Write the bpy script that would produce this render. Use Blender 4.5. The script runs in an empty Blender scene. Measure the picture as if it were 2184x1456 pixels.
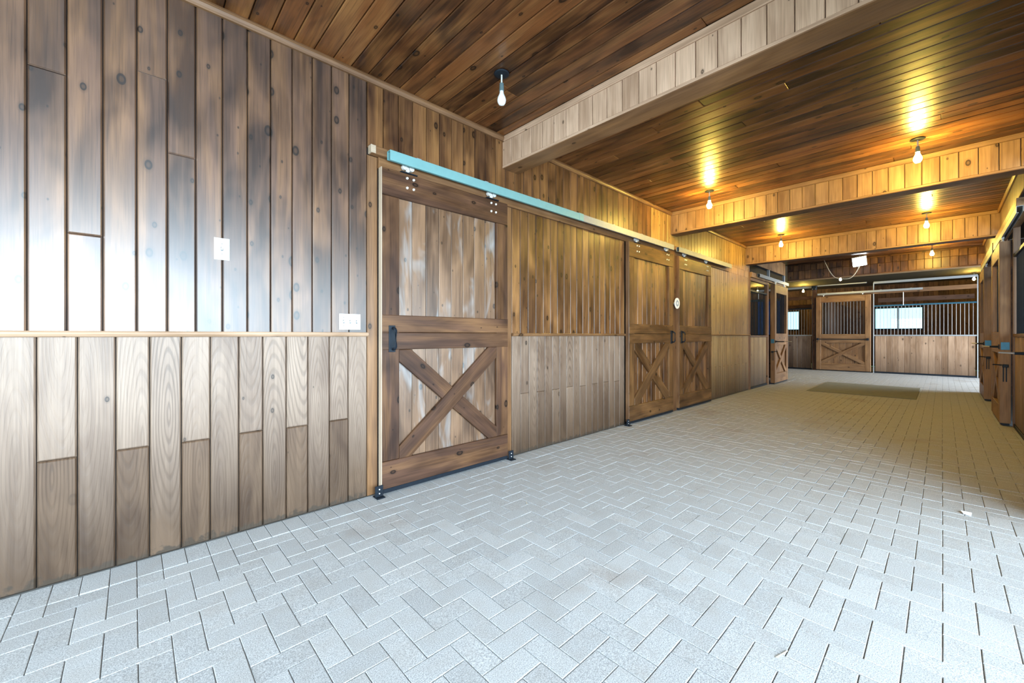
import bpy, math, random
from mathutils import Matrix, Vector
random.seed(7)
S = bpy.context.scene
C = bpy.context.collection
PI = math.pi

# ------------------------------------------------------------------ camera
F_PX, YAW, CAM_H = 860.6, 0.8177, 1.19
cam_d = bpy.data.cameras.new('camera')
cam = bpy.data.objects.new('camera', cam_d); C.objects.link(cam)
cam_d.sensor_fit = 'HORIZONTAL'; cam_d.sensor_width = 36.0
cam_d.lens = 36.0 * F_PX / 2184.0
cam_d.shift_y = -13.0 / 2184.0
cam_d.clip_start = 0.02; cam_d.clip_end = 300
cam.location = (0, 0, CAM_H)
cam.rotation_euler = (PI / 2, 0, YAW - PI / 2)
S.camera = cam

# ------------------------------------------------------------------ world, daylight, exposure
S.view_settings.view_transform = 'Standard'
try: S.view_settings.look = 'None'
except Exception: pass
S.view_settings.gamma = 1.0
S.view_settings.use_curve_mapping = False
S.view_settings.exposure = 0.0
S.cycles.max_bounces = 7
S.cycles.diffuse_bounces = 5
S.cycles.glossy_bounces = 3
S.cycles.transmission_bounces = 4
S.cycles.transparent_max_bounces = 8
S.cycles.sample_clamp_indirect = 6.0
S.cycles.caustics_reflective = False
S.cycles.caustics_refractive = False
S.cycles.use_denoising = True
w = bpy.data.worlds.new('world'); S.world = w; w.use_nodes = True
bg = w.node_tree.nodes['Background']
bg.inputs['Color'].default_value = (0.50, 0.86, 1.0, 1)
bg.inputs['Strength'].default_value = 2.1

def area(name, loc, rot, sx, sy, power, col, spread=PI):
    d = bpy.data.lights.new(name, 'AREA'); d.shape = 'RECTANGLE'; d.size = sx; d.size_y = sy
    d.energy = power; d.color = col; d.spread = spread
    o = bpy.data.objects.new(name, d); C.objects.link(o); o.location = loc; o.rotation_euler = rot
    return o
# daylight through the open barn end behind the camera, the side doorway beside it, and a second side doorway further on
DAY = (0.76, 0.88, 1.0)
SIDE = (0.68, 0.85, 1.0)
area('end_doorway_daylight', (-5.2, 1.15, 1.7), (0, -PI / 2, 0), 2.4, 5.0, 640, DAY)
area('side_doorway_daylight', (-1.0, -3.1, 1.90), (PI / 2, 0, 0), 4.4, 3.4, 1700, SIDE)
area('second_doorway_daylight', (3.1, -3.1, 1.5), (PI / 2, 0, 0), 4.0, 2.6, 400, SIDE)
# daylight through the open right end of the far cross aisle
area('cross_aisle_daylight', (15.2, -4.3, 1.3), (PI / 2, 0, 0), 3.6, 2.4, 900, DAY, math.radians(140))

BULB_E = 1080.0
BULB_C = (1.0, 0.70, 0.13)

# ------------------------------------------------------------------ materials
def newmat(name):
    m = bpy.data.materials.new(name); m.use_nodes = True
    nt = m.node_tree; b = nt.nodes['Principled BSDF']
    return m, nt, b

def ramp(nt, stops, interp='LINEAR'):
    n = nt.nodes.new('ShaderNodeValToRGB'); cr = n.color_ramp; cr.interpolation = interp
    while len(cr.elements) < len(stops): cr.elements.new(0.5)
    for e, (p, c) in zip(cr.elements, stops):
        e.position = p; e.color = (*c, 1) if len(c) == 3 else c
    return n

def math_n(nt, op, a, b=None, clamp=False):
    n = nt.nodes.new('ShaderNodeMath'); n.operation = op; n.use_clamp = clamp
    for i, v in enumerate((a, b)):
        if v is None: continue
        if isinstance(v, (int, float)): n.inputs[i].default_value = v
        else: nt.links.new(v, n.inputs[i])
    return n.outputs[0]

def mix_c(nt, fac, a, b, mode='MIX'):
    n = nt.nodes.new('ShaderNodeMix'); n.data_type = 'RGBA'; n.blend_type = mode
    for k, v in ((0, fac), (6, a), (7, b)):
        if isinstance(v, (int, float)): n.inputs[k].default_value = v
        elif isinstance(v, tuple): n.inputs[k].default_value = (*v, 1) if len(v) == 3 else v
        else: nt.links.new(v, n.inputs[k])
    return n.outputs[2]

def wood(name, dark, light, rough=0.45, knots=0.5, rings=0.0, grime_dark=0.0, sky_sheen=0.0, blotch=0.5, var=0.5, knot_size=1.0, sky_sheen_col=(0.62, 0.62, 0.60), amber=0.0, coat=0.0, coat_rough=0.36):
    """stained pine board: local x runs along the grain"""
    m, nt, b = newmat(name); L = nt.links
    tc = nt.nodes.new('ShaderNodeTexCoord'); oi = nt.nodes.new('ShaderNodeObjectInfo')
    cmb = nt.nodes.new('ShaderNodeCombineXYZ')
    L.new(math_n(nt, 'MULTIPLY', oi.outputs['Random'], 37.0), cmb.inputs[0])
    L.new(math_n(nt, 'MULTIPLY', oi.outputs['Random'], 91.0), cmb.inputs[1])
    L.new(math_n(nt, 'MULTIPLY', oi.outputs['Random'], 13.0), cmb.inputs[2])
    add = nt.nodes.new('ShaderNodeVectorMath'); add.operation = 'ADD'
    L.new(tc.outputs['Object'], add.inputs[0]); L.new(cmb.outputs[0], add.inputs[1])
    v = add.outputs[0]
    def mapped(s):
        mp = nt.nodes.new('ShaderNodeMapping'); mp.inputs['Scale'].default_value = s
        L.new(v, mp.inputs['Vector']); return mp.outputs[0]
    def noise(s, det, rgh=0.55, dist=0.0):
        n = nt.nodes.new('ShaderNodeTexNoise'); n.inputs['Scale'].default_value = 1.0
        n.inputs['Detail'].default_value = det; n.inputs['Roughness'].default_value = rgh
        n.inputs['Distortion'].default_value = dist
        L.new(mapped(s), n.inputs['Vector']); return n.outputs['Fac']
    streak = noise((1.6, 42.0, 42.0), 3.0, 0.6, 0.4)
    blot = noise((2.2, 6.0, 6.0), 2.0, 0.5, 0.6)
    f = math_n(nt, 'ADD', math_n(nt, 'MULTIPLY', math_n(nt, 'SUBTRACT', streak, 0.5), 1.1),
               math_n(nt, 'MULTIPLY', math_n(nt, 'SUBTRACT', blot, 0.5), 2.2 * blotch))
    r2 = math_n(nt, 'FRACT', math_n(nt, 'MULTIPLY', oi.outputs['Random'], 57.31))
    f = math_n(nt, 'ADD', f, math_n(nt, 'MULTIPLY', math_n(nt, 'SUBTRACT', r2, 0.5), var * 1.3))
    f = math_n(nt, 'ADD', f, 0.5, True)
    col = mix_c(nt, f, dark, light)
    if amber > 0:
        am = noise((0.9, 7.0, 7.0), 2.0, 0.5, 1.0)
        ar_ = ramp(nt, [(0.42, (0, 0, 0)), (0.68, (1, 1, 1))]); L.new(am, ar_.inputs[0])
        col = mix_c(nt, math_n(nt, 'MULTIPLY', ar_.outputs[0], amber), col, mix_c(nt, f, (0.13, 0.050, 0.012), (0.40, 0.20, 0.070)))
    fine_ = noise((4.0, 170.0, 170.0), 2.0, 0.6, 0.2)
    col = mix_c(nt, math_n(nt, 'MULTIPLY', math_n(nt, 'SUBTRACT', fine_, 0.48), 1.6, True), col, tuple(c * 0.55 for c in dark))
    bump_in = streak
    has_rings = rings > 0
    if has_rings:
        wv = nt.nodes.new('ShaderNodeTexWave'); wv.wave_type = 'RINGS'; wv.rings_direction = 'Z'; wv.wave_profile = 'SIN'
        wv.inputs['Scale'].default_value = 1.0; wv.inputs['Distortion'].default_value = 5.0
        wv.inputs['Detail'].default_value = 1.5; wv.inputs['Detail Scale'].default_value = 0.5
        ctr = nt.nodes.new('ShaderNodeCombineXYZ')
        L.new(math_n(nt, 'MULTIPLY', math_n(nt, 'SUBTRACT', oi.outputs['Random'], 0.5), 1.3), ctr.inputs[0])
        L.new(math_n(nt, 'MULTIPLY', math_n(nt, 'SUBTRACT', r2, 0.5), 0.09), ctr.inputs[1])
        ad2 = nt.nodes.new('ShaderNodeVectorMath'); ad2.operation = 'ADD'
        L.new(tc.outputs['Object'], ad2.inputs[0]); L.new(ctr.outputs[0], ad2.inputs[1])
        mp2 = nt.nodes.new('ShaderNodeMapping'); mp2.inputs['Scale'].default_value = (3.2, 26.0, 1.0)
        L.new(ad2.outputs[0], mp2.inputs['Vector']); L.new(mp2.outputs[0], wv.inputs['Vector'])
        rr = ramp(nt, [(0.0, (0, 0, 0)), (0.55, (0.10, 0.10, 0.10)), (0.95, (1, 1, 1))]); L.new(wv.outputs['Fac'], rr.inputs[0])
        rings = math_n(nt, 'MULTIPLY', math_n(nt, 'POWER', math_n(nt, 'FRACT', math_n(nt, 'MULTIPLY', oi.outputs['Random'], 23.7)), 1.6), rings * 1.8)
        rf = math_n(nt, 'MULTIPLY', rr.outputs[0], rings)
        col = mix_c(nt, rf, col, tuple(c * 0.42 for c in dark))
        bump_in = math_n(nt, 'SUBTRACT', streak, rr.outputs[0])
    if knots > 0:
        vo = nt.nodes.new('ShaderNodeTexVoronoi'); vo.voronoi_dimensions = '2D'; vo.feature = 'F1'
        vo.inputs['Scale'].default_value = 1.0; vo.inputs['Randomness'].default_value = 0.9
        L.new(mapped((4.6, 7.5, 1.0)), vo.inputs['Vector'])
        sep = nt.nodes.new('ShaderNodeSeparateColor'); L.new(vo.outputs['Color'], sep.inputs[0])
        gate = math_n(nt, 'GREATER_THAN', sep.outputs[0], 1.0 - knots)
        size = math_n(nt, 'ADD', math_n(nt, 'MULTIPLY', math_n(nt, 'POWER', sep.outputs[1], 2.2), 0.125 * knot_size), 0.022 * knot_size)
        dn = math_n(nt, 'DIVIDE', vo.outputs['Distance'], size)
        kr = ramp(nt, [(0.0, (0.55,) * 3), (0.26, (0.7,) * 3), (0.34, (1.0,) * 3), (0.5, (0.95,) * 3), (0.58, (0.28,) * 3), (1.0, (0.0,) * 3)])
        L.new(math_n(nt, 'MULTIPLY', dn, 0.5), kr.inputs[0])
        kf = math_n(nt, 'MULTIPLY', kr.outputs[0], gate)
        col = mix_c(nt, math_n(nt, 'MULTIPLY', kf, 0.93), col, tuple(c * 0.16 for c in dark))
    if sky_sheen > 0:
        bl = noise((1.7, 5.0, 5.0), 3.0, 0.6, 0.8)
        br = ramp(nt, [(0.52, (0, 0, 0)), (0.78, (1, 1, 1))]); L.new(bl, br.inputs[0])
        col = mix_c(nt, math_n(nt, 'MULTIPLY', br.outputs[0], sky_sheen), col, sky_sheen_col)  # patchy bluish reflection of the daylit openings, painted into the board colour
    if grime_dark > 0:
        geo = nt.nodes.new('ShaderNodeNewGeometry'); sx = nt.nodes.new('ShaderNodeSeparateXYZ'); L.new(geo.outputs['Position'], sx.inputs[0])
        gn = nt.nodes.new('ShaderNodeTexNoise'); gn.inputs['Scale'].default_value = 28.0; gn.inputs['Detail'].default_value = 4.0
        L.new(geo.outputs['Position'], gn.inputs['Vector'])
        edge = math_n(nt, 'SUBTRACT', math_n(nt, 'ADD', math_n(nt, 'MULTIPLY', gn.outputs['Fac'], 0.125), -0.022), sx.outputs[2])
        gf = math_n(nt, 'MULTIPLY', math_n(nt, 'MULTIPLY', edge, 60.0, True), grime_dark, True)
        low_dark = math_n(nt, 'MULTIPLY', math_n(nt, 'SUBTRACT', math_n(nt, 'ADD', math_n(nt, 'MULTIPLY', blot, 0.6), 0.50), sx.outputs[2]), 1.6 * grime_dark, True)  # boards turn darker and browner towards the floor
        col = mix_c(nt, low_dark, col, mix_c(nt, f, (0.042, 0.023, 0.013), (0.112, 0.068, 0.041)))
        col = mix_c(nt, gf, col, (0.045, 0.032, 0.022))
    L.new(col, b.inputs['Base Color'])
    rg = math_n(nt, 'ADD', math_n(nt, 'MULTIPLY', streak, 0.22), rough - 0.11)
    L.new(rg, b.inputs['Roughness'])
    b.inputs['Specular IOR Level'].default_value = 0.22
    b.inputs['Coat Weight'].default_value = coat; b.inputs['Coat IOR'].default_value = 1.6; b.inputs['Coat Roughness'].default_value = coat_rough
    bump_in = math_n(nt, 'ADD', bump_in, math_n(nt, 'MULTIPLY', fine_, 0.8))
    bp = nt.nodes.new('ShaderNodeBump'); bp.inputs['Strength'].default_value = 0.4 if has_rings else 0.22
    bp.inputs['Distance'].default_value = 0.002
    L.new(bump_in, bp.inputs['Height']); L.new(bp.outputs[0], b.inputs['Normal'])
    return m

def plain(name, col, rough=0.5, metal=0.0, noise_amt=0.0, noise_scale=40.0, emit=None, emit_s=0.0):
    m, nt, b = newmat(name)
    b.inputs['Roughness'].default_value = rough; b.inputs['Metallic'].default_value = metal
    tc = nt.nodes.new('ShaderNodeTexCoord'); n = nt.nodes.new('ShaderNodeTexNoise')
    n.inputs['Scale'].default_value = noise_scale; n.inputs['Detail'].default_value = 3.0
    nt.links.new(tc.outputs['Object'], n.inputs['Vector'])
    c = mix_c(nt, n.outputs['Fac'], tuple(x * (1 - noise_amt) for x in col), tuple(min(1, x * (1 + noise_amt)) for x in col))
    nt.links.new(c, b.inputs['Base Color'])
    if emit:
        b.inputs['Emission Color'].default_value = (*emit, 1); b.inputs['Emission Strength'].default_value = emit_s
    return m

M = {}
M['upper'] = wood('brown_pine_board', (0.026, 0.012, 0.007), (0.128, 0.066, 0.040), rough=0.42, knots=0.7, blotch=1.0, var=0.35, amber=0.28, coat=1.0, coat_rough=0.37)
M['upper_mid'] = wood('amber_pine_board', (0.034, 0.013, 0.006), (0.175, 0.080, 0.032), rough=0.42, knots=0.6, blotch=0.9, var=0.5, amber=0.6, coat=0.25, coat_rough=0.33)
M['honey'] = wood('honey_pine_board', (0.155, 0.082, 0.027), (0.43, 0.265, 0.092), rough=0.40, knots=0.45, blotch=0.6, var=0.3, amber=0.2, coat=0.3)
M['wains'] = wood('weathered_tan_board', (0.128, 0.080, 0.054), (0.265, 0.188, 0.137), rough=0.45, knots=0.15, rings=0.27, grime_dark=0.9, blotch=0.8, var=0.45, coat=0.2, coat_rough=0.42)
M['wains_low'] = wood('darker_tan_board', (0.070, 0.038, 0.022), (0.17, 0.105, 0.066), rough=0.5, knots=0.15, rings=0.27, grime_dark=0.9, blotch=0.8, var=0.45, coat=0.08)
M['honey_low'] = wood('honey_wainscot_board', (0.23, 0.135, 0.050), (0.46, 0.31, 0.140), rough=0.45, knots=0.1, rings=0.15, grime_dark=0.8, blotch=0.6, var=0.4, coat=0.2)
M['frame'] = wood('dark_door_board', (0.027, 0.012, 0.007), (0.095, 0.045, 0.026), rough=0.5, knots=0.45, blotch=0.9, var=0.3, amber=0.25, coat=0.0)
M['frame_warm'] = wood('amber_door_board', (0.040, 0.018, 0.007), (0.15, 0.074, 0.030), rough=0.5, knots=0.45, blotch=0.8, var=0.25, amber=0.35, coat=0.05)
M['infill'] = wood('door_infill_board', (0.058, 0.030, 0.017), (0.215, 0.125, 0.074), rough=0.38, knots=0.7, sky_sheen=0.5, blotch=0.8, var=0.3, knot_size=0.8, sky_sheen_col=(0.42, 0.47, 0.50), amber=0.12, coat=0.6, coat_rough=0.3)
M['ceil'] = wood('ceiling_board', (0.021, 0.0065, 0.0025), (0.185, 0.066, 0.020), rough=0.36, knots=0.5, blotch=1.0, var=0.7, amber=0.4, coat=0.35, coat_rough=0.24)
M['beam'] = wood('beam_cladding_board', (0.150, 0.078, 0.034), (0.345, 0.205, 0.098), rough=0.5, knots=0.35, blotch=0.7, var=0.35, amber=0.25, coat=0.1)
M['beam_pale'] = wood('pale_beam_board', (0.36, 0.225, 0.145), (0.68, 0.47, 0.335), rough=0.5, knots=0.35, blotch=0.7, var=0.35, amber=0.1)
M['trim'] = wood('trim_board', (0.085, 0.038, 0.016), (0.22, 0.115, 0.055), rough=0.48, knots=0.25, blotch=0.6, var=0.2, amber=0.3, coat=0.2)
M['pale'] = wood('pale_board', (0.33, 0.25, 0.18), (0.50, 0.40, 0.30), rough=0.55, knots=0.08, blotch=0.4, var=0.2)
M['stall'] = wood('stall_plank', (0.20, 0.115, 0.064), (0.42, 0.28, 0.185), rough=0.5, knots=0.3, grime_dark=0.6, blotch=0.6, var=0.5)
M['sdoor'] = wood('stall_door_board', (0.12, 0.058, 0.026), (0.27, 0.15, 0.072), rough=0.5, knots=0.4, blotch=0.7, var=0.25, amber=0.3)
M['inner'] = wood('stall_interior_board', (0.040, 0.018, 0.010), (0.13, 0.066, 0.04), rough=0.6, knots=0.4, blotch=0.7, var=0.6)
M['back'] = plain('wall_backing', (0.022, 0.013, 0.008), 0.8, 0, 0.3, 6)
M['galv'] = plain('galvanised_steel', (0.27, 0.285, 0.295), 0.5, 0.15, 0.12, 30)
M['bar'] = plain('grey_grill_bar', (0.16, 0.15, 0.145), 0.45, 0.4, 0.2, 30)
M['teal'] = plain('teal_painted_steel', (0.17, 0.36, 0.375), 0.42, 0.15, 0.10, 18)
M['teal_dark'] = plain('dark_teal_steel', (0.025, 0.10, 0.15), 0.35, 0.5, 0.3, 25)
M['iron'] = plain('black_iron', (0.010, 0.014, 0.020), 0.45, 0.0, 0.3, 40)
M['iron'].node_tree.nodes['Principled BSDF'].inputs['Specular IOR Level'].default_value = 0.15
M['steel'] = plain('bright_steel', (0.75, 0.75, 0.74), 0.28, 0.9, 0.1, 40)
M['zinc'] = plain('zinc_bolt', (0.78, 0.77, 0.74), 0.4, 0.4, 0.1, 40)
M['plastic'] = plain('white_plastic', (0.62, 0.62, 0.58), 0.35, 0, 0.03, 8)
M['slot'] = plain('grey_slot', (0.12, 0.12, 0.12), 0.5, 0, 0.1, 8)
M['cord'] = plain('cream_cord', (0.75, 0.68, 0.55), 0.5, 0, 0.05, 20)
M['bulb_off'] = plain('frosted_bulb', (0.86, 0.90, 0.92), 0.25, 0, 0.02, 10)
M['bulb_on'] = plain('lit_bulb', (0.9, 0.85, 0.7), 0.3, 0, 0.0, 10, BULB_C, BULB_E)
M['led'] = plain('lit_led_lens', (0.9, 0.95, 1.0), 0.3, 0, 0.0, 10, (0.80, 0.90, 1.0), 28.0)
M['socket'] = plain('grey_socket', (0.10, 0.15, 0.16), 0.4, 0, 0.1, 30)
M['sand'] = plain('joint_sand', (0.24, 0.225, 0.205), 0.9, 0, 0.35, 60)
M['mat'] = plain('rubber_mat', (0.16, 0.155, 0.11), 0.8, 0, 0.25, 9)
M['blue'] = plain('blue_shade_board', (0.04, 0.20, 0.70), 0.5, 0, 0.4, 5)  # bluish daylight tint of the dim stalls, put into the colour
M['grass'] = plain('lawn', (0.12, 0.26, 0.06), 0.9, 0, 0.4, 2)
M['sign'] = plain('white_sign', (0.82, 0.83, 0.84), 0.4, 0, 0.02, 6)
M['sign_ink'] = plain('blue_grey_ink', (0.30, 0.36, 0.46), 0.5, 0, 0.4, 60)
M['straw'] = plain('straw', (0.62, 0.56, 0.42), 0.7, 0, 0.2, 30)
M['shade'] = plain('pale_dome', (0.75, 0.85, 0.88), 0.35, 0, 0.02, 6, (0.75, 0.92, 1.0), 1.2)

def paver_mat():
    m, nt, b = newmat('concrete_paver'); L = nt.links
    geo = nt.nodes.new('ShaderNodeNewGeometry'); oi = nt.nodes.new('ShaderNodeObjectInfo')
    def noise(sc, det):
        n = nt.nodes.new('ShaderNodeTexNoise'); n.inputs['Scale'].default_value = sc; n.inputs['Detail'].default_value = det
        L.new(geo.outputs['Position'], n.inputs['Vector']); return n.outputs['Fac']
    fine = noise(260.0, 2.0); mid = noise(9.0, 4.0); big = noise(1.3, 3.0)
    fr = ramp(nt, [(0.30, (0.22, 0.22, 0.22)), (0.50, (0.375, 0.375, 0.375)), (0.68, (0.53, 0.53, 0.53))]); L.new(fine, fr.inputs[0])
    col = mix_c(nt, math_n(nt, 'MULTIPLY', math_n(nt, 'SUBTRACT', mid, 0.42), 1.1, True), fr.outputs[0], (0.325, 0.295, 0.265))
    st = ramp(nt, [(0.60, (0, 0, 0)), (0.72, (1, 1, 1))]); L.new(big, st.inputs[0])
    col = mix_c(nt, math_n(nt, 'MULTIPLY', st.outputs[0], 0.4), col, (0.25, 0.20, 0.165))
    v = math_n(nt, 'ADD', math_n(nt, 'MULTIPLY', oi.outputs['Random'], 0.16), 0.92)
    vm = nt.nodes.new('ShaderNodeVectorMath'); vm.operation = 'SCALE'; L.new(col, vm.inputs[0]); L.new(v, vm.inputs['Scale'])
    L.new(vm.outputs[0], b.inputs['Base Color'])
    b.inputs['Roughness'].default_value = 0.72; b.inputs['Specular IOR Level'].default_value = 0.35
    bp = nt.nodes.new('ShaderNodeBump'); bp.inputs['Strength'].default_value = 0.35; bp.inputs['Distance'].default_value = 0.0015
    L.new(fine, bp.inputs['Height']); L.new(bp.outputs[0], b.inputs['Normal'])
    return m
M['paver'] = paver_mat()

def glass_mat():
    m, nt, b = newmat('window_glass'); L = nt.links
    out = nt.nodes['Material Output']; tr = nt.nodes.new('ShaderNodeBsdfTransparent'); gl = nt.nodes.new('ShaderNodeBsdfGlossy')
    gl.inputs['Roughness'].default_value = 0.02; tr.inputs['Color'].default_value = (0.93, 0.97, 0.97, 1)
    mx = nt.nodes.new('ShaderNodeMixShader'); mx.inputs[0].default_value = 0.04
    L.new(tr.outputs[0], mx.inputs[1]); L.new(gl.outputs[0], mx.inputs[2]); L.new(mx.outputs[0], out.inputs['Surface'])
    nt.nodes.remove(b); return m
M['glass'] = glass_mat()

# ------------------------------------------------------------------ builders
WM = {}          # world matrix of every object that may become a parent
def link(name, me, parent=None, Mw=None):
    o = bpy.data.objects.new(name, me); C.objects.link(o)
    Mw = Mw or Matrix.Identity(4)
    if parent is not None:
        o.parent = parent; o.matrix_basis = WM[parent.name].inverted() @ Mw
    else: o.matrix_basis = Mw
    WM[o.name] = Mw
    return o

def tag(o, label=None, cat=None, group=None, kind=None):
    if label: o['label'] = label
    if cat: o['category'] = cat
    if group: o['group'] = group
    if kind: o['kind'] = kind
    return o
def thing(name, loc, label, cat, group=None, kind=None):
    return tag(link(name, None, None, Matrix.Translation(Vector(loc))), label, cat, group, kind)

MESH = {}
def mesh(key, verts, faces, mat, smooth=False):
    me = bpy.data.meshes.new(str(key[0]) if isinstance(key, tuple) else key)
    me.from_pydata(verts, [], faces); me.materials.append(mat)
    if smooth: me.polygons.foreach_set('use_smooth', [True] * len(me.polygons))
    me.update(); return me

def board_mesh(l, wd, t, b, mat):
    key = ('board', round(l, 4), round(wd, 4), round(t, 4), round(b, 4), mat.name)
    if key in MESH: return MESH[key]
    b = min(b, wd * 0.3, l * 0.3, t * 0.8)
    x, y = l / 2, wd / 2
    V = [(-x, -y, 0), (x, -y, 0), (x, y, 0), (-x, y, 0),
         (-x, -y, t - b), (x, -y, t - b), (x, y, t - b), (-x, y, t - b),
         (-x + b, -y + b, t), (x - b, -y + b, t), (x - b, y - b, t), (-x + b, y - b, t)]
    Fc = [(3, 2, 1, 0)]
    for a in range(4):
        c = (a + 1) % 4
        Fc += [(a, c, c + 4, a + 4), (a + 4, c + 4, c + 8, a + 8)]
    Fc.append((8, 9, 10, 11))
    MESH[key] = mesh(('board',), V, Fc, mat); return MESH[key]

def axes(o, L, N):
    L = Vector(L).normalized(); N = Vector(N).normalized(); W = N.cross(L)
    m = Matrix(((L.x, W.x, N.x, o[0]), (L.y, W.y, N.y, o[1]), (L.z, W.z, N.z, o[2]), (0, 0, 0, 1)))
    return m

class Frame:
    """O: origin on the ground, U: along the face, N: out of the face; z is up"""
    def __init__(s, O, U, N): s.O, s.U, s.N = Vector(O), Vector(U), Vector(N)
    def p(s, u, z, n=0.0): return s.O + s.U * u + s.N * n + Vector((0, 0, z))

def bd(name, parent, fr, u0, u1, z0, z1, n0, n1, mat, grain='z', bev=0.004, m=None):
    c = fr.p((u0 + u1) / 2, (z0 + z1) / 2, n0)
    if grain == 'z': me = board_mesh(z1 - z0, u1 - u0, n1 - n0, bev, M[mat]); Mw = axes(c, (0, 0, 1), fr.N)
    else: me = board_mesh(u1 - u0, z1 - z0, n1 - n0, bev, M[mat]); Mw = axes(c, fr.U, fr.N)
    return link(name, me, parent, Mw)

def hb(name, parent, x0, x1, y0, y1, z0, z1, mat, grain='y', up=True, bev=0.004):
    """horizontal board, face up or down"""
    N = (0, 0, 1) if up else (0, 0, -1)
    c = ((x0 + x1) / 2, (y0 + y1) / 2, z0 if up else z1)
    if grain == 'y': return link(name, board_mesh(y1 - y0, x1 - x0, z1 - z0, bev, M[mat]), parent, axes(c, (0, 1, 0), N))
    return link(name, board_mesh(x1 - x0, y1 - y0, z1 - z0, bev, M[mat]), parent, axes(c, (1, 0, 0), N))

def cyl_mesh(r, l, mat, seg=8, r2=None):
    key = ('cyl', round(r, 4), round(l, 4), mat.name, seg, r2)
    if key in MESH: return MESH[key]
    r2 = r if r2 is None else r2
    V = []; Fc = []
    for k in range(seg):
        a = 2 * PI * k / seg; V.append((r * math.cos(a), r * math.sin(a), 0))
    for k in range(seg):
        a = 2 * PI * k / seg; V.append((r2 * math.cos(a), r2 * math.sin(a), l))
    for k in range(seg):
        c = (k + 1) % seg; Fc.append((k, c, c + seg, k + seg))
    Fc.append(tuple(reversed(range(seg)))); Fc.append(tuple(range(seg, 2 * seg)))
    MESH[key] = mesh(('rod',), V, Fc, mat); return MESH[key]

def rod(name, parent, a, b, r, mat, seg=8, r2=None):
    a, b = Vector(a), Vector(b); d = b - a
    q = d.to_track_quat('Z', 'Y').to_matrix().to_4x4()
    return link(name, cyl_mesh(r, d.length, M[mat], seg, r2), parent, Matrix.Translation(a) @ q)

def lathe(name, parent, loc, prof, mat, seg=20, key=None):
    k = ('lathe', key or name, mat)
    if k not in MESH:
        V = []; Fc = []; n = len(prof)
        for (r, z) in prof:
            for s in range(seg):
                a = 2 * PI * s / seg; V.append((r * math.cos(a), r * math.sin(a), z))
        for i in range(n - 1):
            for s in range(seg):
                c = (s + 1) % seg; Fc.append((i * seg + s, i * seg + c, (i + 1) * seg + c, (i + 1) * seg + s))
        Fc.append(tuple(reversed(range(seg)))); Fc.append(tuple(range((n - 1) * seg, n * seg)))
        MESH[k] = mesh((name,), V, Fc, M[mat], True)
    return link(name, MESH[k], parent, Matrix.Translation(Vector(loc)))

def tube(name, parent, pts, r, mat, seg=8):
    pts = [Vector(p) for p in pts]; V = []; Fc = []
    for i, p in enumerate(pts):
        t = (pts[min(i + 1, len(pts) - 1)] - pts[max(i - 1, 0)]).normalized()
        q = t.to_track_quat('Z', 'Y')
        for s in range(seg):
            a = 2 * PI * s / seg; V.append(tuple(p + q @ Vector((r * math.cos(a), r * math.sin(a), 0)) - pts[0]))
    for i in range(len(pts) - 1):
        for s in range(seg):
            c = (s + 1) % seg; Fc.append((i * seg + s, i * seg + c, (i + 1) * seg + c, (i + 1) * seg + s))
    Fc.append(tuple(reversed(range(seg)))); Fc.append(tuple(range((len(pts) - 1) * seg, len(pts) * seg)))
    return link(name, mesh((name,), V, Fc, M[mat], True), parent, Matrix.Translation(pts[0]))

def box(name, parent, x0, x1, y0, y1, z0, z1, mat):
    V = [(x, y, z) for z in (z0, z1) for y in (y0, y1) for x in (x0, x1)]
    c = Vector(((x0 + x1) / 2, (y0 + y1) / 2, z0))
    V = [tuple(Vector(v) - c) for v in V]
    Fc = [(0, 2, 3, 1), (4, 5, 7, 6), (0, 1, 5, 4), (2, 6, 7, 3), (0, 4, 6, 2), (1, 3, 7, 5)]
    return link(name, mesh((name,), V, Fc, M[mat]), parent, Matrix.Translation(c))

def clip(poly, f):
    out = []
    for i, p in enumerate(poly):
        q = poly[(i + 1) % len(poly)]; a, b = f(p), f(q)
        if a >= 0: out.append(p)
        if (a >= 0) != (b >= 0):
            t = a / (a - b); out.append((p[0] + (q[0] - p[0]) * t, p[1] + (q[1] - p[1]) * t))
    return out

def poly_board(name, parent, fr, poly, d, n0, n1, mat, bev=0.004):
    """a flat board of any outline in the face; d = grain direction in (u, z)"""
    cu = sum(p[0] for p in poly) / len(poly); cz = sum(p[1] for p in poly) / len(poly)
    dl = math.hypot(*d); d = (d[0] / dl, d[1] / dl)
    Lw = fr.U * d[0] + Vector((0, 0, 1)) * d[1]; Mw = axes(fr.p(cu, cz, n0), Lw, fr.N)
    Wv = fr.N.cross(Lw)
    loc = []
    for (u, z) in poly:
        pw = fr.U * (u - cu) + Vector((0, 0, z - cz)); loc.append((pw.dot(Lw), pw.dot(Wv)))
    ar = sum(loc[i][0] * loc[(i + 1) % len(loc)][1] - loc[(i + 1) % len(loc)][0] * loc[i][1] for i in range(len(loc)))
    if ar < 0: loc.reverse()
    n = len(loc); t = n1 - n0; ins = []
    for i in range(n):
        p, a, b = Vector(loc[i]), Vector(loc[i - 1]), Vector(loc[(i + 1) % n])
        e1 = (p - a).normalized(); e2 = (b - p).normalized()
        m1 = Vector((-e1.y, e1.x)); m2 = Vector((-e2.y, e2.x)); mm = (m1 + m2)
        mm = mm / max(0.35, (1 + m1.dot(m2))); ins.append(p + mm * bev)
    V = [(x, y, 0) for x, y in loc] + [(x, y, t - bev) for x, y in loc] + [(p.x, p.y, t) for p in ins]
    Fc = [tuple(reversed(range(n))), tuple(range(2 * n, 3 * n))]
    for i in range(n):
        c = (i + 1) % n; Fc += [(i, c, c + n, i + n), (i + n, c + n, c + 2 * n, i + 2 * n)]
    return link(name, mesh((name,), V, Fc, M[mat]), parent, Mw)

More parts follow.
